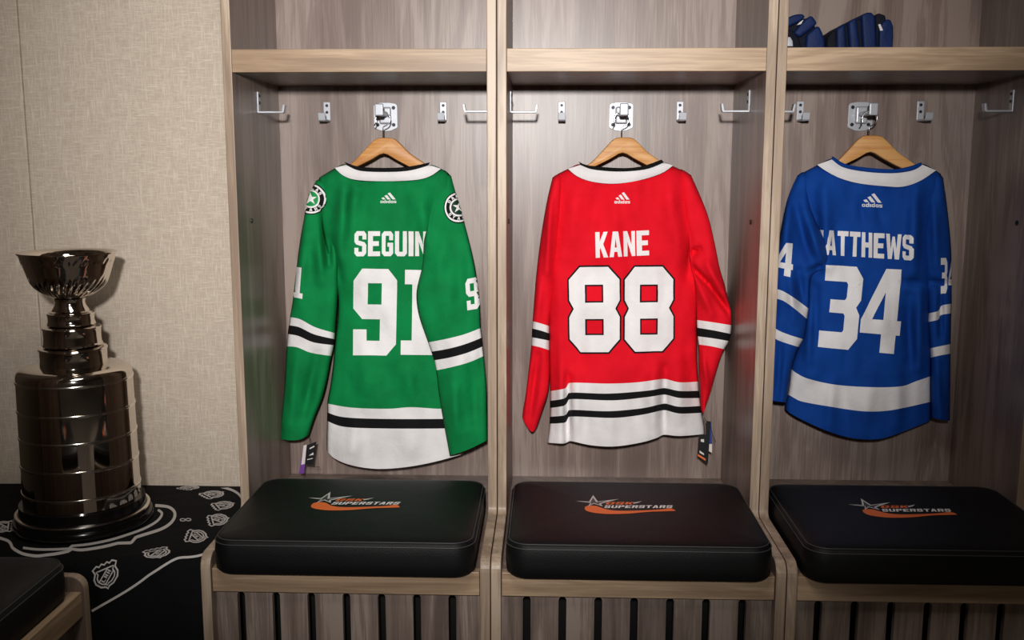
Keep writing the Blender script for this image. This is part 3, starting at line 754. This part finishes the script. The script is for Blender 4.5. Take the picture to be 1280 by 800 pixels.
rsr = loft('sleeve', [
    [(848, 211), (855, 213), (864, 219)], [(850, 240), (861, 240), (872, 237)], [(856, 270), (870, 270), (884.5, 268)], [(861, 300), (877, 301), (893, 302)],
    [(863, 328), (883, 332), (900, 336)], [(868, 352), (889, 356), (906, 356)], [(870, 375), (892, 378), (911, 378)], [(870.8, 394), (892, 398), (914.4, 396)],
    [(871, 400), (892, 403), (914.6, 406.6)], [(871.5, 409.6), (892, 413), (913.5, 417.4)], [(872, 420.4), (892, 423), (911.4, 426.4)], [(873.3, 430.6), (890, 433), (905.6, 436.6)],
    [(874, 460), (886, 464), (895.5, 465)], [(875.5, 488), (882, 491), (887.5, 493)], [(877, 513), (879.5, 516), (882, 508)]],
    ['red'] * 8 + ['white', 'black', 'white'] + ['red'] * 3, lerpY(215, .33, 310, .292), .03, .03, ROOT, N=24, mode='l', top=14,
    creases=[((862, 318), (874, 312), 3.5, -.014), ((862, 332), (886, 356), 3.5, -.016), ((886, 356), (911, 390), 3.5, -.014), ((884, 330), (904, 366), 6, .008), ((868, 350), (890, 392), 6, .007), ((878, 440), (884, 480), 4, .005)], seed=7.9)
band('collar', [(726, 206), (742, 211.5), (775, 213.5), (808, 211), (830, 203)], [(710, 211), (721, 220), (739, 226.8), (766, 229.6), (796, 226), (826, 217), (841, 207)], 'white', ROOT, YB - .03, .008)
band('collar_trim', [(723.5, 202), (736, 206.8), (775, 210), (802, 208), (827, 199.5)], [(726, 206.5), (742, 212), (775, 214.5), (808, 211.5), (830, 203)], 'black', ROOT, YB - .031, .009)
tb_ = bvh(rbody)
decal('name_lettering', word('KANE', quad((744.3, 290.3), (811, 287.8), (811.5, 319), (745, 322.3)), .12), tb_, [M['twill']], ROOT, .0022)
d88 = word('8', quad((711, 334), (774, 333), (774.5, 440), (712.5, 440))) + word('8', quad((780.5, 333.5), (841.5, 333), (841, 438.5), (780.5, 440)))
decal('back_number', outlined(d88, 2.1, 1), tb_, [M['twill'], M['black']], ROOT, .0022)
maker_logo(ROOT, tb_, 768.5, 240.5, 787, 254)
tg = tag_box('hang_tag', ROOT, [(874, 544), (884.5, 543), (884.5, 580), (872, 570)], .298, .0012, 'tagblack',
        [([(872.3, 567.5), (882, 573.5), (882, 576), (872.2, 570)], 'orange'), ([(874.5, 563), (880, 567), (880, 569), (874.5, 566)], 'tagwhite'), ([(876, 549), (880, 549), (880, 553), (876, 552)], 'tagwhite')])
tag_box('hang_tag', ROOT, [(883, 526), (888.5, 527), (885, 578), (883.5, 581)], .303, .0012, 'tagblack')
tag_box('hang_tag', ROOT, [(886.5, 528), (889, 528), (890, 555), (885.5, 555)], .307, .0012, 'tagblue', [([(886, 555), (890, 555), (890, 566), (886, 564)], 'tagwhite')])
tag_string(tg, [(880, 522, .02), (883, 527, .0), (887, 528, .005), (891, 545, .008), (895, 553, .01)], .298)

# ---------------- blue jersey
ROOT = empty('hockey_jersey', PY(1076, 548, YB))
setp(ROOT, 'blue hockey jersey numbered 34 on a hanger, one broad white stripe above blue hem', 'jersey', 'hockey jerseys hung in the stalls')
bbody = loft('body', [
    [(1006, 214.5), (1022.5, 206), (1041, 198), (1054, 207), (1084, 213), (1117, 214.5), (1141, 211), (1152, 204.5), (1168, 212), (1176, 217.5)],
    [(996, 245), (1084, 250), (1180, 245)], [(1000, 290), (1084, 293), (1172, 292)], [(1008, 340), (1084, 344), (1164, 345)], [(1008, 392), (1084, 396), (1162, 395)],
    [(999, 430), (1080, 436), (1164, 440)],
    [(989, 461), (995, 466), (1010.5, 473.5), (1045, 481), (1090, 484), (1126, 483), (1144, 477), (1164, 470)],
    [(985, 493), (992, 497), (1003, 502), (1039, 508.5), (1078, 514), (1108, 513.5), (1135, 508.7), (1164, 502)],
    [(982, 504), (1000, 512), (1039, 524), (1078, 532), (1108, 531), (1135, 524), (1164, 515)],
    [(981.5, 511), (991, 518.5), (1018, 532), (1045, 542.5), (1069, 548.2), (1096, 549), (1117, 544), (1144, 533.5), (1164, 525.5)]],
    ['blue'] * 6 + ['white', 'blue', 'blue'], YB, .044, .03, ROOT, N=60,
    creases=[((1030, 240), (1034, 330), 9, .01), ((1020, 270), (1024, 340), 6, -.008), ((1010, 350), (1014, 470), 8, .008), ((1020, 360), (1016, 460), 6, -.007), ((1145, 240), (1140, 340), 9, .009), ((1130, 353), (1160, 356), 4, -.008),
             ((1150, 360), (1148, 460), 7, .008), ((1135, 370), (1138, 450), 6, -.006), ((1040, 480), (1036, 530), 9, .005), ((1085, 470), (1082, 540), 14, .006), ((1125, 470), (1122, 530), 9, .005), ((1075, 250), (1078, 275), 5, -.004), ((1098, 252), (1102, 280), 6, -.004)], seed=8.6)
bsl = loft('sleeve', [
    [(997, 219), (1004, 215), (1012, 218)], [(985, 247), (997, 248), (1012, 250)], [(978, 278), (997, 282), (1022, 282)], [(974, 300), (1000, 303), (1032, 300)],
    [(970.5, 325), (996, 330), (1035, 331)], [(968.4, 350), (990, 354), (1014, 347)],
    [(967.5, 360.5), (979, 364), (995, 374), (1011, 386)], [(966.6, 372.5), (979, 376), (994, 386.5), (1009, 399)],
    [(965.5, 392), (985, 402), (1007, 413)], [(964, 406), (973, 413), (988, 419), (1004.5, 424)], [(962.8, 418), (972, 425), (986, 430), (999, 434)],
    [(961, 455), (974, 458), (990, 458)], [(960, 480), (971, 483), (986, 481)], [(959, 499), (969, 501.5), (983, 503)]],
    ['blue'] * 6 + ['white', 'blue', 'blue', 'white'] + ['blue'] * 3, lerpY(225, .33, 300, .285), .034, .022, ROOT, N=28, mode='l', top=14,
    creases=[((1012, 338), (1034, 331), 4, -.012), ((996, 262), (1012, 322), 7, -.009), ((1014, 285), (1026, 325), 6, .008), ((985, 262), (980, 330), 7, .006), ((998, 340), (1004, 380), 6, -.008), ((988, 345), (992, 400), 6, .006), ((976, 430), (972, 495), 5, -.005)], seed=9.3)
bsr = loft('sleeve', [
    [(1164, 214), (1172, 215), (1179, 222)], [(1160, 245), (1172, 245), (1182, 243)], [(1156, 275), (1172, 277), (1186, 276)], [(1155, 310), (1172, 313), (1189, 312)],
    [(1157, 345), (1173, 346), (1189.5, 345)], [(1160, 375), (1175, 372), (1189.7, 367)],
    [(1160.6, 391.7), (1173, 388.5), (1177, 382), (1189.7, 379.7)], [(1160, 402.4), (1172.5, 399.6), (1176, 394), (1189.2, 391.6)],
    [(1161.5, 420), (1176, 417), (1188.8, 412)], [(1162.7, 435.4), (1174, 433), (1188.5, 430)], [(1163.6, 447), (1174, 444.5), (1188.4, 442)],
    [(1163.6, 490), (1176, 491), (1187.8, 490)], [(1164.5, 522), (1176, 524.5), (1187.4, 526)]],
    ['blue'] * 6 + ['white', 'blue', 'blue', 'white'] + ['blue'] * 2, lerpY(220, .335, 320, .322), .036, .024, ROOT, N=20, mode='l', top=14,
    creases=[((1160, 352), (1184, 356), 4, -.008), ((1176, 360), (1176, 420), 4, -.007), ((1168, 260), (1170, 330), 6, .006), ((1172, 450), (1175, 520), 5, .005)], seed=10.1)
band('collar', [(1041, 199), (1054, 208.5), (1084, 214), (1117, 215.5), (1141, 212), (1152, 205.5)], [(1021.5, 206), (1033, 214), (1051, 223), (1075, 229.4), (1108, 232.9), (1129, 233.2), (1150, 226.2), (1170, 213)], 'white', ROOT, YB - .03, .008)
band('collar_trim', [(1041.5, 195.5), (1057, 205), (1084, 209.5), (1117, 211.5), (1138, 208), (1152, 203)], [(1040, 199.5), (1055, 209.5), (1084, 215), (1117, 216.5), (1141, 213), (1152.5, 206.5)], 'blue', ROOT, YB - .031, .009)
tb_ = bvh(bbody)
decal('name_lettering', word('MATTHEWS', quad((1011, 286.3), (1142, 294), (1141.5, 325.5), (1010, 317)), .13), tb_, [M['twill']], ROOT, .0022)
decal('back_number', word('3', quad((1033, 331), (1080, 334), (1069.5, 438), (1022.5, 433.5))) + word('4', quad((1081, 335), (1132, 337), (1121.5, 443), (1072.5, 438))), tb_, [M['twill']], ROOT, .0022)
maker_logo(ROOT, tb_, 1078, 241.5, 1102, 258, 1)
decal('sleeve_number', word('3', quad((948, 301), (968, 302), (966, 341), (944, 338))) + word('4', quad((972, 302.5), (992.5, 304.5), (990, 347), (968, 342))), bvh(bsl), [M['twill']], ROOT, .0014, 4)
decal('sleeve_number', word('34', quad((1175.5, 322.5), (1193, 322), (1193, 366), (1175.5, 367)), .15), bvh(bsr), [M['twill']], ROOT, .0014, 4)

# ------------------------------------------------------------------ hangers
def make_hanger(cx, x0, label, sc=1.0, tilt=0.0):
    Y = .325
    root = empty('coat_hanger', PY(cx, 190, Y))
    # outline drawn for the green one, centred on its shank
    up = [(-75, 225), (-58, 214), (-40, 205), (-26, 191), (-14, 178), (-8, 173.5), (-3, 172.4), (9, 172.4), (15, 174), (22, 180), (34, 192), (50, 203), (64, 214), (76, 224)]
    lo = [(77, 229), (60, 220), (46, 214), (32, 208), (16, 199.5), (1, 192), (-14, 199.5), (-31, 208), (-46, 214), (-60, 220), (-76, 230)]
    def px(p):
        x, y = p; x *= sc; y2 = 172.4 + (y - 172.4) * sc
        return (cx + x, y2 + x0 + x * tilt)
    pts = [PY(*px(p), Y) for p in crom(up, 3) + crom(lo, 3)]
    bm = bmesh.new(); prism(bm, [(p.x, p.z) for p in pts], 1, Y - .010, Y + .010, bev=.004)
    link('arms', bm, M['hanger'], root, smooth=True, world=True, auto=40)
    base = PY(cx, 173 + x0, Y); ctr = Vector((base.x, Y, 1.4285)); bm = bmesh.new()
    ctr.x = base.x; r = .0195
    P = [base - Vector((0, 0, .006)), Vector((base.x, Y, ctr.z - r - .004))]
    for a in range(-80, 215, 15):
        P.append(ctr + Vector((r * math.cos(math.radians(a)), 0, r * math.sin(math.radians(a)))))
    P.append(ctr + Vector((-r - .004, 0, -.018)))
    tube(bm, P, .0017, 8); link('wire_hook', bm, M['wire'], root, world=True)
    setp(root, label, 'hanger', 'wooden coat hangers')
make_hanger(479, 0, 'wooden coat hanger with wire hook holding the green jersey')
make_hanger(777, -.5, 'wooden coat hanger with wire hook holding the red jersey', .98)
make_hanger(1086, -3.0, 'wooden coat hanger with wire hook holding the blue jersey', 1.06, .015)

# ------------------------------------------------------------------ table cloth under the cup
TZ = .37
def edgeY(x):
    a, b = PZ(150, 699, TZ), PZ(250, 694, TZ)
    pts = [(-.96, -.12), (-.55, -.12), (-.36, -.13), (a.x, a.y + .0), (b.x, b.y), (-.03, -.085), (0, -.08)]
    for (p, q) in zip(pts, pts[1:]):
        if x <= q[0]: t = (x - p[0]) / (q[0] - p[0]); return p[1] + (q[1] - p[1]) * t
    return pts[-1][1]
bm = bmesh.new(); NX = 90; xs = [-.955 + (.953) * i / NX for i in range(NX + 1)]; rows = []
for x in xs:
    e = edgeY(x); col = []
    for k in range(13):
        t = k / 12; col.append((x, WALL_Y - .006 + (e + .035 - WALL_Y) * t, TZ + .0015 * noise.noise(Vector((x * 6, t * 4, 2)))))
    for a in range(10, 71, 10):
        ar = math.radians(a); col.append((x, e + .035 - .05 * math.sin(ar), TZ - .05 * (1 - math.cos(ar))))
    y, z = col[-1][1], col[-1][2]
    for k in range(1, 26):
        t = k / 25; zz = z * (1 - t) + .012 * t
        drop = (z - zz); wv = .010 * math.sin(x * 31 + 1.1 * math.sin(x * 9)) * min(1, drop * 4)
        col.append((x, y - .36 * min(drop, .12) - .10 * max(0, drop - .12) + wv, zz))
    rows.append([bm.verts.new(c) for c in col])
for i in range(NX):
    for k in range(len(rows[0]) - 1):
        bm.faces.new((rows[i][k], rows[i][k + 1], rows[i + 1][k + 1], rows[i + 1][k]))
bmesh.ops.recalc_face_normals(bm, faces=bm.faces)
CL = empty('tablecloth', (-.48, .15, 0))
cloth = link('drape', bm, M['cloth'], CL, smooth=True, world=True)
setp(CL, 'black tablecloth printed with white shields, draped over the table under the silver cup', 'tablecloth')
tc_ = bvh(cloth)
q8 = lambda x, y: (90 + x / 4.705, 600 + y / 4.705)
q5 = lambda x, y: (x / 4.445, 620 + y / 4.445)
def wride(prev, pts, mpf):
    return ribbon([prev(*p) for p in pts], mpf)
border = crom([q8(*p) for p in [(118, 771), (180, 735), (250, 695), (330, 647), (400, 600), (450, 562), (500, 530), (560, 492), (605, 468), (640, 458), (690, 455), (740, 448), (790, 432), (830, 408), (880, 370), (930, 325), (975, 260), (1003, 190), (1005, 150), (1000, 112), (980, 85), (945, 63), (905, 50), (875, 42)]], 4)
L = [(ribbon(border, 2.9), 0, 0)]
outer = crom([q5(*p) for p in [(-120, 205), (-60, 215), (0, 236), (45, 252), (62, 272), (72, 292), (125, 322), (200, 335), (255, 330), (320, 322), (400, 305)]], 3)[:-1] + \
        crom([q8(*p) for p in [(0, 408), (60, 414), (180, 396), (270, 374)]], 3) + [q8(345, 372), q8(352, 368)] + crom([q8(*p) for p in [(375, 340), (420, 325), (470, 310), (520, 293), (560, 272), (590, 245), (605, 215), (600, 185), (565, 160), (490, 152)]], 3)
inner = crom([q5(*p) for p in [(128, 290), (190, 298), (250, 300), (330, 298), (400, 294)]], 3)[:-1] + \
        crom([q8(*p) for p in [(0, 390), (100, 380), (220, 356), (320, 326), (420, 290), (490, 252), (522, 220), (528, 195), (505, 178)]], 3)
L += [(ribbon(outer, 3.6), 0, 0), (ribbon(inner, 3.0), 0, 0)]
decal('border_print', L, tc_, [M['print']], CL, .0012, 9)
SHO = [(-.95, -.80), (-.62, -1.0), (-.42, -.86), (-.22, -1.02), (0, -.88), (.22, -1.02), (.42, -.86), (.62, -1.0), (.95, -.80), (.80, -.45), (.95, -.05), (.86, .35), (.5, .72), (.12, .84), (0, 1.02), (-.12, .84), (-.5, .72), (-.86, .35), (-.95, -.05), (-.80, -.45)]
def shield(cx, cy, R, Dn, w, txt=True):
    def m(p): return (cx + R[0] * p[0] + Dn[0] * p[1], cy + R[1] * p[0] + Dn[1] * p[1])
    def rib(pts, ww, closed):
        rb = ribbon([p for p in pts], ww, closed); return [[m(p) for p in lp] for lp in rb]
    inn = [(x * .74, y * .72) for x, y in SHO]
    out = [(rib(SHO, w, True), 0, 0), (rib([(x * .74, -.56 if y < -.5 else y * .72) for x, y in SHO if not (-.5 < x < .5 and y < -.5)], w * .8, True), 0, 0)]
    out += [(rib([(-.62, .30), (.28, -.60)], w * .8, False), 0, 0), (rib([(-.2, .66), (.62, -.18)], w * .8, False), 0, 0)]
    if txt:
        a, b, c, d = (-.52, .26), (.26, -.52), (.54, -.24), (-.24, .54)
        mp0 = quad(a, b, c, d)
        for ch, x0 in zip('LNH', (.06, .38, .70)):
            out.append(([[m(mp0((x0 + p[0] * .24, .12 + p[1] * .76))) for p in lp] for lp in G[ch]], 0, 0))
    return out
shields = [(132.8, 720, (15.5, -6.5), (2.6, 15.5), .13), (196.5, 692, (16, -3.2), (3.5, 5.6), .17), (246, 671, (3, -8), (13.5, 1.2), .17), (273, 650, (-2, -7), (13, -2), .18),
           (279.5, 632, (-4, -4.5), (13, -2.6), .19), (266.5, 618.3, (-7, -3.6), (12.5, -3), .2), (237, 610, (-9, -1.2), (9, -2.2), .2), (3, 659, (-1, 7), (-13, 1), .2)]
for s in shields:
    decal('shield_print', shield(*s), tc_, [M['print']], CL, .0012, 7)
lp = []
for dx in (-3.6, 3.4): lp.append(([circ(232 + dx, 650.2 + dx * -.04, 3.8, 2.0, 20), circ(232 + dx, 650.2 + dx * -.04, 2.4, 1.0, 20)[::-1]], 0, 0))
decal('small_print', lp, tc_, [M['print']], CL, .0012, 7)

# ------------------------------------------------------------------ the cup
rb = 89 * 2.42 / F
p0 = PZ(103, 683, TZ); CXY = Vector((p0.x - .001, p0.y + rb))
CXY.x = PY(103, 650, CXY.y).x + .006
cy0 = CXY.y
def hz(y, x=90, front=0.0): return PY(x, y, cy0 - front).z
def rad(hw): return hw * 2.46 / F
CUP = empty('trophy_cup', (CXY.x, CXY.y, TZ + .002))
setp(CUP, 'tall polished silver trophy cup with tiered neck on the black cloth', 'trophy')
C2 = (CXY.x, CXY.y); LN = dict(world=True, smooth=True, auto=35)
z0 = TZ + .002
zb = hz(657, 103, rad(82)) + .004   # bottom of the barrel at its front
zs = hz(487, 95, rad(76))           # top band of the barrel
bm = bmesh.new()
lathe(bm, [(rb * .97, z0), (rb, z0 + .006), (rb, z0 + .018), (rb * .985, z0 + .023), (rb * .955, z0 + .024), (rb * .95, z0 + .034), (rb * .935, z0 + .040), (rb * .90, z0 + .041), (rb * .89, zb + .012), (rb * .5, zb + .012)], 128, C2)
ob = link('base', bm, M['base'], CUP, **LN)
bm = bmesh.new(); lathe(bm, [(rb * .952, z0 + .034), (rb * .962, z0 + .036), (rb * .957, z0 + .039), (rb * .93, z0 + .0405)], 128, C2); link('rim_band', bm, M['ring'], ob, **LN)
R0, R1 = rad(71), rad(73)
bm = bmesh.new()
ztop = hz(470, 92)
lathe(bm, [(R1 * .9, zb), (R1, zb + .001), (R1, zb + .004), (R0, zs), (R0 * .995, zs + .012), (R0 * .97, zs + .021), (R0 * .92, zs + .027), (R0 * .82, zs + .031), (R0 * .66, zs + .034), (R0 * .6, zs + .034)], 160, C2)
bar = link('barrel', bm, M['chrome'], CUP, **LN)
for yb, xb in ((487, 96), (523.6, 97), (558, 99), (593.5, 101), (628.6, 103)):
    z = hz(yb, xb, R0); t = (z - zb) / (zs - zb); R = R1 + (R0 - R1) * t + .0003
    bm = bmesh.new(); lathe(bm, [(R - .002, z - .004), (R + .0012, z - .0032), (R + .0022, z), (R + .0012, z + .0032), (R - .002, z + .004)], 160, C2)
    link('band', bm, M['ring'], bar, **LN)
# tiers of the neck
zt0 = zs + .032
def zz(y): return hz(y, 88)
def tier(ylo, yhi, hw, lip):
    r = rad(hw); a, b = zz(ylo), zz(yhi); bm = bmesh.new()
    lathe(bm, [(r * .5, a), (r * .97, a), (r * 1.03, a + .002), (r * 1.035, a + .005), (r * 1.0, a + .008), (r * .985, (a + b) / 2), (r, b - .006), (r * 1.02, b - .003), (r * 1.0, b), (r * (1 - lip), b + .003), (r * .5, b + .003)], 128, C2)
    link('neck_tier', bm, M['chrome'], CUP, **LN)
bm = bmesh.new(); r = rad(49); a = zz(470.5)
lathe(bm, [(r * .6, a - .012), (r * .98, a - .01), (r * 1.04, a - .004), (r * 1.02, a + .002), (r * .95, a + .006), (r * .9, a + .010), (r * .92, a + .014), (r * .86, a + .018), (r * .5, a + .018)], 128, C2); link('neck_flare', bm, M['chrome'], CUP, **LN)
tier(461, 433.5, 41.5, .1); tier(431.5, 408, 35.5, .1); tier(406, 390.5, 28.5, .12)
bm = bmesh.new()
zc = zz(391)
lathe(bm, [(rad(20), zc - .002), (rad(26.5), zc), (rad(26.5), zc + .004), (rad(23), zc + .007), (rad(19), zz(381)), (rad(18), zz(377)), (rad(19.5), zz(372.5)), (rad(12), zz(371))], 128, C2)
link('stem', bm, M['chrome'], CUP, **LN)
zr, zbw = zz(316), zz(372)
prof = []
for i in range(41):
    t = i / 40
    hw = [(0, 19), (.06, 27), (.14, 34), (.25, 41), (.36, 46), (.5, 49.8), (.68, 53), (.85, 56), (.96, 58.2), (1, 59)]
    for (a, b) in zip(hw, hw[1:]):
        if t <= b[0] + 1e-9: h = a[1] + (b[1] - a[1]) * (t - a[0]) / (b[0] - a[0]); break
    prof.append((rad(h), zbw + (zr - zbw) * t))
def flute(r, z, th):
    t = (z - zbw) / (zr - zbw)
    w = math.exp(-((t - .22) / .17) ** 2) * .035 + math.exp(-((t - .83) / .05) ** 2) * .008
    return r * (1 + w * math.sin(34 * th - t * 16))
bm = bmesh.new(); lathe(bm, prof + [(rad(59.8), zr - .0015), (rad(60.2), zr + .001), (rad(59.5), zr + .0028), (rad(57), zr + .0015), (rad(53), zr - .004), (rad(50), zr - .012), (rad(46), zr - .045), (rad(42), zr - .07), (rad(15), zr - .08)], 272, C2, rfun=flute)
bmesh.ops.translate(bm, verts=bm.verts, vec=(.002, 0, 0))
link('bowl', bm, M['chrome'], CUP, smooth=True, world=True, auto=60)

# ------------------------------------------------------------------ hockey gloves on the right shelf
def pad_blob(bm, c, s, rot, mi=0, e=.7):
    """superellipsoid padding block"""
    n, m = 20, 12; vs = []
    def sp(v): return math.copysign(abs(v) ** e, v)
    Rm = Matrix.Rotation(rot, 3, 'Y')
    for i in range(m + 1):
        ph = -PI / 2 + PI * i / m; row = []
        for k in range(n):
            th = 2 * PI * k / n
            p = Vector((s[0] * sp(math.cos(ph)) * sp(math.cos(th)), s[1] * sp(math.cos(ph)) * sp(math.sin(th)), s[2] * sp(math.sin(ph))))
            row.append(bm.verts.new(Vector(c) + Rm @ p))
        vs.append(row)
    for i in range(m):
        for k in range(n):
            f = bm.faces.new((vs[i][k], vs[i][(k + 1) % n], vs[i + 1][(k + 1) % n], vs[i + 1][k])); f.material_index = mi; f.smooth = True
    bmesh.ops.remove_doubles(bm, verts=bm.verts, dist=1e-5)
    bmesh.ops.recalc_face_normals(bm, faces=bm.faces)
def glove(root, Y, pads):
    for nm, pts, dy, th, bev, m in pads:
        bm = bmesh.new()
        P = [PY(x, y, Y + dy) for x, y in pts]
        P = [(p.x, max(p.z, SH_T + .0005)) for p in P]
        if area(P) < 0: P = P[::-1]
        prism(bm, P, 1, Y + dy, Y + dy + th)
        bmesh.ops.bevel(bm, geom=list(bm.edges), offset=bev, segments=3, profile=.6, affect='EDGES', clamp_overlap=True)
        bmesh.ops.recalc_face_normals(bm, faces=bm.faces)
        link(nm, bm, M[m], root, smooth=True, world=True, auto=50)
g2 = empty('hockey_glove', PY(1078, 50, .1)); g2.location.z = SH_T
setp(g2, 'larger navy hockey glove lying on the right shelf, further from the upright', 'glove', 'navy hockey gloves')
glove(g2, .1, [
    ('palm', [(1036, 70), (1037, 48), (1058, 31), (1084, 19), (1104, 23), (1114, 32), (1114, 70)], .012, .10, .006, 'navydark'),
    ('cuff_roll', [(1034, 70), (1034.5, 47), (1040, 39.5), (1046, 35.5), (1047, 70)], .002, .11, .007, 'navydark'),
    ('cuff_roll', [(1046.5, 70), (1046, 36), (1057, 28.5), (1059, 70)], -.002, .12, .008, 'navy'),
    ('finger_roll', [(1063, 70), (1061, 27), (1071, 21.5), (1076, 70)], -.004, .12, .008, 'navy'),
    ('finger_roll', [(1080, 70), (1077.5, 18.5), (1083, 15.5), (1090, 15), (1094, 20), (1096, 70)], -.004, .12, .009, 'navy'),
    ('finger_tip', [(1095, 60), (1095, 20), (1098, 16), (1107, 19), (1108, 25), (1105, 60)], .006, .09, .005, 'navydark'),
    ('thumb', [(1099, 70), (1100, 36), (1104, 28), (1110, 23.5), (1114, 25), (1117, 33), (1117, 46), (1115.5, 70)], -.008, .06, .008, 'navy'),
    ('thumb_tab', [(1098, 30.5), (1100.5, 30), (1104, 38), (1100.5, 38.5)], -.0105, .004, .0005, 'print')])
g1 = empty('hockey_glove', PY(1010, 50, .1)); g1.location.z = SH_T
setp(g1, 'smaller-looking navy hockey glove half hidden behind the upright on the right shelf', 'glove', 'navy hockey gloves')
glove(g1, .1, [
    ('palm', [(980, 70), (980, 30), (992, 22), (1012, 23), (1026, 42), (1030, 70)], .012, .09, .006, 'navydark'),
    ('cuff_roll', [(978, 29), (988, 20), (996, 17.5), (1003, 17), (1007.5, 20.5), (1001, 26), (987, 33), (978, 36)], -.002, .10, .006, 'navy'),
    ('finger_roll', [(992, 41), (1001, 30), (1008, 23), (1015, 18.5), (1022.5, 29), (1012, 38), (1000, 47)], -.004, .11, .008, 'navy'),
    ('finger_roll', [(1009, 43), (1023.5, 31), (1028, 39), (1031.5, 49), (1032, 70), (1007, 70)], -.004, .11, .008, 'navy'),
    ('finger_tip', [(978, 36), (992, 38), (999, 48), (1004, 70), (978, 70)], .002, .08, .006, 'navydark'),
    ('thumb_tab', [(996, 31.5), (1000, 27.5), (1004.5, 24.5), (1001.5, 30)], -.0065, .004, .0005, 'print'),
    ('buckle', [(980, 46), (988, 46), (991, 51), (991.5, 58), (980, 58)], -.008, .012, .002, 'steel')])

# ------------------------------------------------------------------ light
def spot(name, loc, aim, energy, size, blend, rad_, col=(1, 1, 1)):
    l = bpy.data.lights.new(name, 'SPOT'); l.energy = energy; l.spot_size = math.radians(size); l.spot_blend = blend; l.shadow_soft_size = rad_; l.color = col
    o = bpy.data.objects.new(name, l); COL.objects.link(o); o.location = loc
    o.rotation_euler = (Vector(aim) - Vector(loc)).to_track_quat('-Z', 'Y').to_euler(); return o
spot('flash_light', (.74, -2.85, 1.66), (.56, .3, 1.38), 400, 58, 1.0, .06, (1, .985, .965))
def area_(name, loc, aim, energy, sx, sy, col):
    l = bpy.data.lights.new(name, 'AREA'); l.shape = 'RECTANGLE'; l.size = sx; l.size_y = sy; l.energy = energy; l.color = col
    o = bpy.data.objects.new(name, l); COL.objects.link(o); o.location = loc
    o.rotation_euler = (Vector(aim) - Vector(loc)).to_track_quat('-Z', 'Y').to_euler(); return o
spot('added_floor_spot', (2.0, -1.3, 2.72), (2.0, -1.3, 0), 85, 38, .6, .05, (1, .9, .76))  # added spot, lights a floor patch for the cup to reflect
area_('added_ceiling_fill', (.5, -1.7, 2.74), (.5, -1.7, 0), 20, .6, 1.2, (1, .93, .84))  # added warm fill light, not a known fixture of the room
w = bpy.data.worlds.new('world'); S.world = w; w.use_nodes = True
w.node_tree.nodes['Background'].inputs['Color'].default_value = (.05, .048, .045, 1)
w.node_tree.nodes['Background'].inputs['Strength'].default_value = 1.0
S.view_settings.view_transform = 'Standard'; S.view_settings.look = 'None'
S.view_settings.exposure = 0.0; S.view_settings.gamma = 1.0; S.view_settings.use_curve_mapping = False
